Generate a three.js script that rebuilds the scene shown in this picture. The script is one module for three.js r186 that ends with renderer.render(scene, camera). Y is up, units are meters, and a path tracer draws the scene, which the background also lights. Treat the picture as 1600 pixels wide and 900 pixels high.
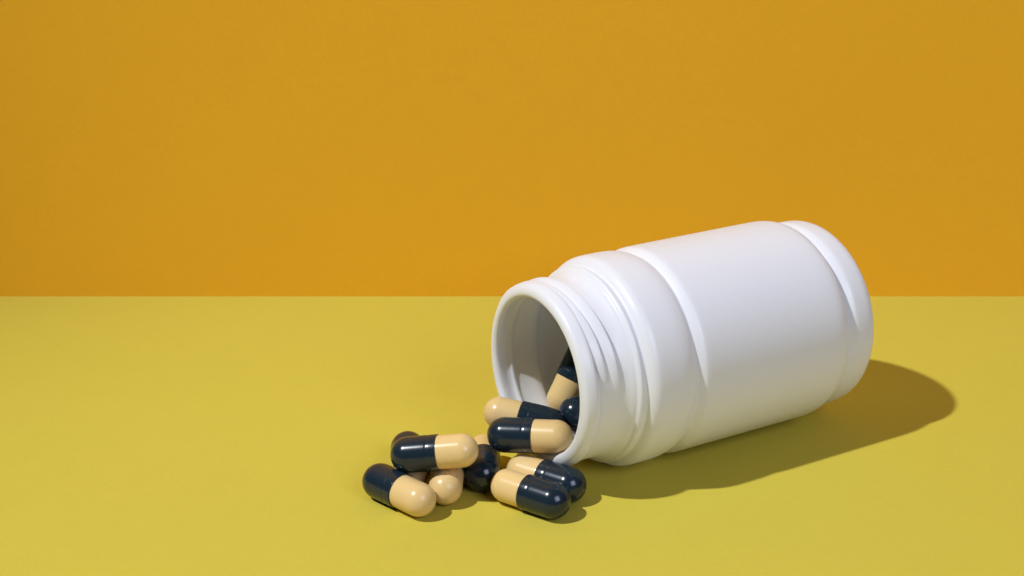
import * as THREE from 'three';
import { RectAreaLightUniformsLib } from 'three/addons/lights/RectAreaLightUniformsLib.js';
import { RoundedBoxGeometry } from 'three/addons/geometries/RoundedBoxGeometry.js';
import { mergeGeometries } from 'three/addons/utils/BufferGeometryUtils.js';

const MM = 0.001, rad = (a) => a * Math.PI / 180;

// ---------------------------------------------------------------- camera
const scene = new THREE.Scene();
const camera = new THREE.PerspectiveCamera(2 * Math.atan(450 / 2300) * 180 / Math.PI, 1600 / 900, 0.02, 20);
camera.position.set(0, 0.15416, 0);
camera.rotation.set(-0.35522, 0, 0);
scene.background = new THREE.Color().setRGB(0.012, 0.012, 0.013);   // the dark studio behind the camera

// ---------------------------------------------------------------- exposure
const renderer = new THREE.WebGLRenderer({ antialias: true });
renderer.toneMapping = THREE.LinearToneMapping;
renderer.toneMappingExposure = 1;
renderer.shadowMap.enabled = true;
renderer.shadowMap.type = THREE.PCFSoftShadowMap;
RectAreaLightUniformsLib.init();

// ---------------------------------------------------------------- lamps: one hard key from the left, one soft box from the right front
const AIM = new THREE.Vector3(0.02, 0.015, -0.30);
const around = (az, el, dist) => new THREE.Vector3(Math.cos(rad(el)) * Math.sin(rad(az)), Math.sin(rad(el)), Math.cos(rad(el)) * Math.cos(rad(az))).multiplyScalar(dist).add(AIM);
const KEY = { at: around(-67.5, 53.3, 1.35), power: 5.6, radius: 0.021, color: [0.985, 1, 1.03] };
const FILL = { at: around(33, 34, 0.95), size: 0.42, power: 4.4, color: [0.87, 0.93, 1.27] };

const key = new THREE.SpotLight(new THREE.Color().setRGB(...KEY.color), KEY.power, 0, rad(16.5), 1, 2);
key.position.copy(KEY.at); key.target.position.set(0.06, 0.015, -0.275);
key.castShadow = true; key.shadow.mapSize.set(2048, 2048); key.shadow.camera.near = 0.3; key.shadow.camera.far = 3; key.shadow.radius = KEY.radius / 0.02;
scene.add(key, key.target);
const fill = new THREE.RectAreaLight(new THREE.Color().setRGB(...FILL.color), FILL.power, FILL.size, FILL.size);
fill.position.copy(FILL.at); fill.lookAt(AIM);
scene.add(fill);

// ---------------------------------------------------------------- small tools
function mulberry(a) { return () => { a |= 0; a = a + 0x6D2B79F5 | 0; let t = Math.imul(a ^ a >>> 15, 1 | a); t = t + Math.imul(t ^ t >>> 7, 61 | t) ^ t; return ((t ^ t >>> 14) >>> 0) / 4294967296; }; }
function noiseGrid(n, seed) { const r = mulberry(seed), g = new Float32Array(n * n); for (let i = 0; i < g.length; i++) g[i] = r(); return (x, y) => { const x0 = Math.floor(x), y0 = Math.floor(y), fx = x - x0, fy = y - y0, sx = fx * fx * (3 - 2 * fx), sy = fy * fy * (3 - 2 * fy), at = (i, j) => g[((j % n + n) % n) * n + ((i % n + n) % n)]; return (at(x0, y0) * (1 - sx) + at(x0 + 1, y0) * sx) * (1 - sy) + (at(x0, y0 + 1) * (1 - sx) + at(x0 + 1, y0 + 1) * sx) * sy; }; }
// paper grain: fine fibres and faint coarse mottling, tileable; returns values in 0..1
function grainTexture(size, seed, layers, contrast) {
  const d = new Uint8Array(size * size * 4), ns = layers.map(([n], k) => noiseGrid(n, seed + k));
  for (let y = 0; y < size; y++) for (let x = 0; x < size; x++) {
    let v = 0; layers.forEach(([n, w], k) => { v += w * (ns[k](x / size * n, y / size * n) - 0.5); });
    const c = Math.max(0, Math.min(255, Math.round(255 * (1 - contrast * (0.5 - v))))), i = (y * size + x) * 4;
    d[i] = d[i + 1] = d[i + 2] = c; d[i + 3] = 255;
  }
  const t = new THREE.DataTexture(d, size, size); t.wrapS = t.wrapT = THREE.RepeatWrapping; t.magFilter = THREE.LinearFilter; t.minFilter = THREE.LinearMipmapLinearFilter; t.generateMipmaps = true; t.needsUpdate = true;
  return t;
}
function mesh(name, geometry, material, parent = scene) { const m = new THREE.Mesh(geometry, material); m.name = name; m.castShadow = m.receiveShadow = true; parent.add(m); return m; }
const used = {};
function numbered(name) { const k = used[name] = (used[name] ?? -1) + 1; return k ? `${name}_${String(k).padStart(3, '0')}` : name; }
function thing(name, label, category, group) { const o = new THREE.Group(); o.name = numbered(name); o.userData = { label, category }; if (group) o.userData.group = group; scene.add(o); return o; }

// ---------------------------------------------------------------- materials
const paperTone = grainTexture(1024, 11, [[512, 0.5], [128, 0.3], [24, 0.25], [7, 0.12]], 0.05);
const paperBump = grainTexture(1024, 29, [[1024, 0.6], [512, 0.5], [160, 0.4]], 1);
const uvMetres = (g, k) => { const u = g.attributes.uv, p = g.attributes.position, n = g.attributes.normal; for (let i = 0; i < u.count; i++) { const ax = Math.abs(n.getX(i)), ay = Math.abs(n.getY(i)); if (ay > 0.6) u.setXY(i, p.getX(i) * k, p.getZ(i) * k); else if (ax > 0.6) u.setXY(i, p.getZ(i) * k, p.getY(i) * k); else u.setXY(i, p.getX(i) * k, p.getY(i) * k); } return g; };
const yellowPaper = new THREE.MeshPhysicalMaterial({ color: new THREE.Color().setRGB(0.585, 0.488, 0.06), roughness: 0.78, map: paperTone, bumpMap: paperBump, bumpScale: 0.00003, specularIntensity: 0.35 });
const orangePaper = new THREE.MeshPhysicalMaterial({ color: new THREE.Color().setRGB(0.85, 0.44, 0.02), roughness: 0.8, map: paperTone, bumpMap: paperBump, bumpScale: 0.00003, specularIntensity: 0.3 });
const moulded = paperBump.clone(); moulded.repeat.set(3, 2); moulded.needsUpdate = true;
const whitePlastic = new THREE.MeshPhysicalMaterial({ color: new THREE.Color().setRGB(0.88, 0.905, 0.955), roughness: 1, ior: 1.5, transmission: 0.2, thickness: 0, specularIntensity: 0.3, clearcoat: 0.8, clearcoatRoughness: 0.31, bumpMap: moulded, bumpScale: 0.00001 });
const navyGelatin = new THREE.MeshPhysicalMaterial({ color: new THREE.Color().setRGB(0.010, 0.021, 0.033), roughness: 0.19, ior: 1.5 });
const beigeGelatin = new THREE.MeshPhysicalMaterial({ color: new THREE.Color().setRGB(0.755, 0.54, 0.235), roughness: 0.22, ior: 1.5, specularIntensity: 0.8 });
const lampBlack = new THREE.MeshStandardMaterial({ color: new THREE.Color().setRGB(0.02, 0.02, 0.021), roughness: 0.6 });
const steel = new THREE.MeshStandardMaterial({ color: new THREE.Color().setRGB(0.5, 0.5, 0.5), roughness: 0.4, metalness: 1 });
const glow = (c, k) => new THREE.MeshStandardMaterial({ color: 0xffffff, emissive: new THREE.Color().setRGB(...c), emissiveIntensity: k, roughness: 0.6 });

// ---------------------------------------------------------------- the setting: a yellow table sheet meeting an orange board
const WALL_Z = -0.40847;
{
  const t = mesh('table_top', uvMetres(new THREE.BoxGeometry(3.2, 0.02, 2.6).translate(0, -0.01, WALL_Z - 0.02 + 1.3), 7), yellowPaper);
  t.userData = { kind: 'structure', label: 'matte yellow paper covering the table top', category: 'table' };
  const w = mesh('backdrop_wall', uvMetres(new THREE.BoxGeometry(3.2, 1.3, 0.012).translate(0, 0.65, WALL_Z - 0.006), 7), orangePaper);
  w.userData = { kind: 'structure', label: 'plain orange backdrop wall rising behind the yellow table', category: 'wall' };
}

// ---------------------------------------------------------------- the bottle, lying on its side
// profile measured from the photograph, axial distance s from the base and radius r, in millimetres
const OUTER = [[0.55, 0], [0.6, 8], [0.9, 14], [0.4, 17], [0, 18.6], [0.15, 19.9], [0.75, 21.2], [1.7, 22.1], [3, 22.5], [4.6, 22.6], [6.3, 22.6], [7.0, 22.48], [8.3, 21.85], [8.65, 21.62], [9.0, 21.66], [9.4, 22.15], [10, 23.0], [10.9, 23.5], [12.2, 23.84], [14, 23.97], [17, 24], [25, 24], [35, 24], [45, 24], [48.5, 23.99], [50.2, 23.96], [51, 23.82], [52.3, 23.05], [52.65, 22.82], [53.0, 22.86], [53.45, 23.15], [54.2, 23.52], [55.6, 23.84], [57.5, 24], [60, 24.02], [62, 24], [63.3, 23.88], [64.2, 23.48], [64.9, 22.8], [65.35, 22.15], [65.75, 21.98], [66.3, 22.22], [66.8, 22.3], [67.2, 22.08], [67.65, 21.55], [68.3, 21.25], [69.2, 20.75], [70.2, 20.4], [71.3, 20.25], [73, 20.2], [74.9, 20.2], [75.6, 20.1], [75.95, 19.85], [76.25, 19.85], [76.5, 20.2], [76.8, 20.62], [77.3, 20.74], [78.5, 20.5], [79.2, 20.2], [79.7, 19.65], [79.95, 18.95], [79.97, 18.45]];
const INNER = [[79.85, 18.1], [79.5, 17.72], [78.9, 17.6], [78, 17.75], [77, 18.0], [76.2, 17.98], [75.6, 17.75], [75.1, 17.85], [74.5, 18.25], [73, 18.4], [71, 18.45], [69.5, 18.55], [68.2, 18.95], [67, 20.1], [65.8, 21.3], [64, 22.45], [62, 22.8], [50, 22.8], [30, 22.8], [12, 22.6], [8, 20.7], [5, 21.2], [2.4, 20.4], [1.6, 18], [1.7, 10], [1.7, 0]];
function profilePoints() {
  const key = [...OUTER, ...INNER].map(([s, r]) => new THREE.Vector3(r, s, 0));
  const c = new THREE.CatmullRomCurve3(key, false, 'centripetal'), n = (key.length - 1) * 5, out = [];
  for (let i = 0; i <= n; i++) { const p = c.getPoint(i / n); out.push(new THREE.Vector2(Math.max(0, p.x) * MM, p.y * MM)); }
  return out;
}
const lathe = new THREE.LatheGeometry(profilePoints(), 192);
function slice(s0, s1) {   // the faces of the shell, outside and inside, between two distances from the base
  const p = lathe.attributes.position, src = lathe.index, keep = [], map = new Map(), pos = [], nor = [], uv = [];
  const id = (i) => { if (!map.has(i)) { map.set(i, map.size); pos.push(p.getX(i), p.getY(i), p.getZ(i)); nor.push(lathe.attributes.normal.getX(i), lathe.attributes.normal.getY(i), lathe.attributes.normal.getZ(i)); uv.push(lathe.attributes.uv.getX(i), lathe.attributes.uv.getY(i)); } return map.get(i); };
  for (let k = 0; k < src.count; k += 6) {   // both triangles of one quad
    let y = 0; for (let j = 0; j < 6; j++) y += p.getY(src.getX(k + j)) / 6;
    if (y / MM >= s0 && y / MM < s1) for (let j = 0; j < 6; j++) keep.push(id(src.getX(k + j)));
  }
  const g = new THREE.BufferGeometry();
  g.setAttribute('position', new THREE.Float32BufferAttribute(pos, 3)); g.setAttribute('normal', new THREE.Float32BufferAttribute(nor, 3)); g.setAttribute('uv', new THREE.Float32BufferAttribute(uv, 2)); g.setIndex(keep);
  return g;
}
{
  const bottle = thing('pill_bottle', 'open white plastic pill bottle lying on its side with no cap', 'bottle');
  const a = 0.52989, d = new THREE.Vector3(-Math.cos(a), 0, Math.sin(a)), up = new THREE.Vector3(0, 1, 0), v = new THREE.Vector3().crossVectors(d, up);
  bottle.setRotationFromMatrix(new THREE.Matrix4().makeBasis(v, d, up));
  bottle.position.set(73.912 * MM, 24.03 * MM, -335.545 * MM);
  mesh('base', slice(-1, 8.75), whitePlastic, bottle);
  mesh('body', slice(8.75, 52.75), whitePlastic, bottle);
  mesh('shoulder', slice(52.75, 66.2), whitePlastic, bottle);
  const neck = mesh('neck', slice(66.2, 75.6), whitePlastic, bottle);
  mesh('mouth_rim', slice(75.6, 99), whitePlastic, bottle);
  // two turns of the raised screw thread winding down the neck: sharp on the side towards the base, sloping towards the mouth, and running out on the side that faces the camera
  const N = 120, steps = [-1, -0.96, -0.9, -0.83, -0.76, -0.68, -0.58, -0.45, -0.25, 0, 0.25, 0.5, 0.75, 1], M = steps.length - 1;
  const ridge = (w) => (w < -0.68 ? Math.sin((w + 1) / 0.32 * Math.PI / 2) : 1 - Math.pow((w + 0.68) / 1.68, 1.6));
  for (const [off, high, end] of [[0, 0.95, -88], [2.75, 0.72, -80]]) {
    const pos = [], idx = [];
    for (let i = 0; i <= N; i++) {
      const t = i / N, deg = 75 + (end - 75) * t, phi = rad(deg), s = 77.0 + off - 0.0325 * (75 - deg);
      const fade = Math.min(1, (1 - t) / 0.2, t / 0.2), hgt = high * Math.sin(fade * Math.PI / 2);
      for (const w of steps) {
        const r = 20.12 + hgt * ridge(w), ss = Math.min(79, s + w * (0.7 + 0.75 * fade));
        pos.push(r * Math.sin(phi) * MM, ss * MM, r * Math.cos(phi) * MM);
      }
    }
    for (let i = 0; i < N; i++) for (let j = 0; j < M; j++) { const q = i * (M + 1) + j; idx.push(q, q + M + 1, q + 1, q + 1, q + M + 1, q + M + 2); }
    const tg = new THREE.BufferGeometry(); tg.setAttribute('position', new THREE.Float32BufferAttribute(pos, 3)); tg.setIndex(idx); tg.computeVertexNormals();
    mesh('thread', tg, whitePlastic, neck);
  }
}

// ---------------------------------------------------------------- capsules
// along +y: the beige body half; along -y: the slightly wider navy cap half that slips over it
const HALF = 5.9;
function halfShell(r, from, tip, lip) {   // a tube from y = from with a round end at y = tip
  const pts = [];
  pts.push(new THREE.Vector2((r - 0.32) * MM, from * MM));
  const sgn = Math.sign(tip - from);
  if (lip) pts.push(new THREE.Vector2((r - 0.06) * MM, from * MM), new THREE.Vector2(r * MM, (from + sgn * 0.07) * MM));
  else pts.push(new THREE.Vector2(r * MM, from * MM));
  const c = tip - sgn * r, n = 26;
  if (lip) for (const [k, dip] of [[1.5, 0], [1.75, 0.02], [2, 0.07], [2.25, 0.02], [2.5, 0], [4, 0.005], [5, 0]]) pts.push(new THREE.Vector2((r - dip) * MM, (from + sgn * k) * MM));   // the cap's locking groove
  else for (const k of [0.2, 0.4, 0.6, 0.8]) pts.push(new THREE.Vector2(r * MM, (from + (c - from) * k) * MM));
  for (let i = 0; i <= n; i++) { const t = i / n * Math.PI / 2; pts.push(new THREE.Vector2(Math.max(0, r * Math.cos(t)) * MM, (c + sgn * r * Math.sin(t)) * MM)); }
  if (sgn > 0) pts.reverse();
  return new THREE.LatheGeometry(pts.reverse(), 72);
}
const capShape = halfShell(3.94, 0.85, -HALF - 3.94, true), bodyShape = halfShell(3.67, 0.2, HALF + 3.7, false);
// navy end x y z, beige end x y z (centres of the round ends, millimetres)
const CAPSULES = [
  [[-22.32, 10.25, -284.69, -10.79, 12.12, -283.01], 'capsule lying across the top of the small heap outside the bottle'],
  [[-28.48, 3.87, -284.60, -19.84, 3.87, -276.59], 'capsule holding up the top one, its whole length in view'],
  [[-14.03, 3.87, -293.76, -14.32, 3.87, -281.97], 'capsule under the top one, only its round beige end showing'],
  [[-23.62, 3.87, -300.58, -21.84, 3.87, -288.93], 'capsule behind the top one, only its dark end peeking over'],
  [[-6.54, 3.86, -288.13, -6.23, 3.86, -299.92], 'capsule in shade between the small heap and the pair'],
  [[-1.64, 10.97, -293.02, 9.73, 11.95, -290.08], 'capsule lying over the lip of the bottle mouth, navy end hanging out'],
  [[8.60, 3.86, -276.00, -1.12, 3.86, -282.68], 'front capsule of the side by side pair below the mouth'],
  [[12.16, 3.87, -282.98, 2.40, 3.86, -289.59], 'rear capsule of the side by side pair, touching the bottle rim'],
  [[8.30, 10.84, -298.36, -2.99, 12.36, -301.43], 'capsule sticking out of the bottle mouth with its beige end first'],
  [[16.60, 21.62, -313.60, 11.72, 11.95, -310.00], 'capsule leaning upright inside the bottle with its beige end down'],
  [[14.45, 11.45, -302.96, 23.80, 4.96, -306.06], 'capsule inside the bottle behind the lip, only its navy end showing'],
];
const vary = mulberry(5), beiges = [0, 1, 2].map((k) => { const m = beigeGelatin.clone(); m.color.multiplyScalar(1 - 0.025 * k); m.roughness = 0.22 + 0.04 * k; return m; });
CAPSULES.forEach(([p, label], k) => {
  const o = thing('capsule', 'navy and beige ' + label, 'capsule', 'capsules spilled from the bottle');
  const n = new THREE.Vector3(p[0], p[1], p[2]).multiplyScalar(MM), b = new THREE.Vector3(p[3], p[4], p[5]).multiplyScalar(MM);
  o.position.copy(n).add(b).multiplyScalar(0.5);
  o.quaternion.setFromUnitVectors(new THREE.Vector3(0, 1, 0), b.clone().sub(n).normalize());
  const slip = (vary() - 0.5) * 0.5 * MM, squash = 1 + (vary() - 0.5) * 0.02;   // no two are pushed together or rounded quite alike
  mesh('cap_half', capShape, navyGelatin, o).position.y = slip * 0.4;
  const b2 = mesh('body_half', bodyShape, beiges[k % 3], o); b2.position.y = -slip; b2.scale.y = squash;
});

// ---------------------------------------------------------------- the two studio lamps, outside the frame on their stands
function stand(o, at) {   // pole and three feet, standing on the table sheet
  const pole = new THREE.CylinderGeometry(0.008, 0.011, at.y - 0.05, 20).translate(0, (at.y - 0.05) / 2 + 0.012, 0);
  mesh('stand_pole', pole, lampBlack, o);
  for (let k = 0; k < 3; k++) {
    const t = rad(120 * k + 30), a = new THREE.Vector3(0, 0.14, 0), b = new THREE.Vector3(Math.cos(t) * 0.18, 0.008, Math.sin(t) * 0.18);
    mesh('stand_leg', new THREE.TubeGeometry(new THREE.LineCurve3(a, b), 2, 0.007, 10), lampBlack, o);
  }
}
{
  const o = thing('studio_lamp', 'black studio lamp with a small bright face standing left of the set', 'lamp'), back = KEY.at.clone().sub(AIM).normalize();
  o.position.set(KEY.at.x + back.x * 0.1, 0, KEY.at.z + back.z * 0.1);
  stand(o, KEY.at);
  const head = new THREE.Group(); head.name = 'lamp_head'; o.add(head);
  head.position.set(-back.x * 0.1, KEY.at.y, -back.z * 0.1); head.lookAt(AIM);
  mesh('housing', new THREE.LatheGeometry([[0, -0.22], [0.045, -0.22], [0.05, -0.2], [0.05, -0.06], [0.034, -0.03], [0.034, -0.027]].map((q) => new THREE.Vector2(...q)), 40).rotateX(Math.PI / 2), lampBlack, head);
  mesh('lamp_face', new THREE.CylinderGeometry(0.028, 0.028, 0.004, 40).rotateX(Math.PI / 2).translate(0, 0, -0.031), glow(KEY.color, 2), head);
}
{
  const o = thing('softbox_lamp', 'square softbox lamp standing to the right in front of the set', 'lamp'), back = FILL.at.clone().sub(AIM).normalize();
  o.position.set(FILL.at.x + back.x * 0.12, 0, FILL.at.z + back.z * 0.12);
  stand(o, FILL.at);
  const head = new THREE.Group(); head.name = 'lamp_head'; o.add(head);
  head.position.set(-back.x * 0.12, FILL.at.y, -back.z * 0.12); head.lookAt(new THREE.Vector3().copy(AIM));
  mesh('housing', new RoundedBoxGeometry(FILL.size + 0.03, FILL.size + 0.03, 0.09, 3, 0.02).translate(0, 0, -0.055), lampBlack, head);
  mesh('lamp_face', new THREE.BoxGeometry(FILL.size, FILL.size, 0.003).translate(0, 0, -0.0045), glow(FILL.color, 1), head);
}

renderer.render(scene, camera);
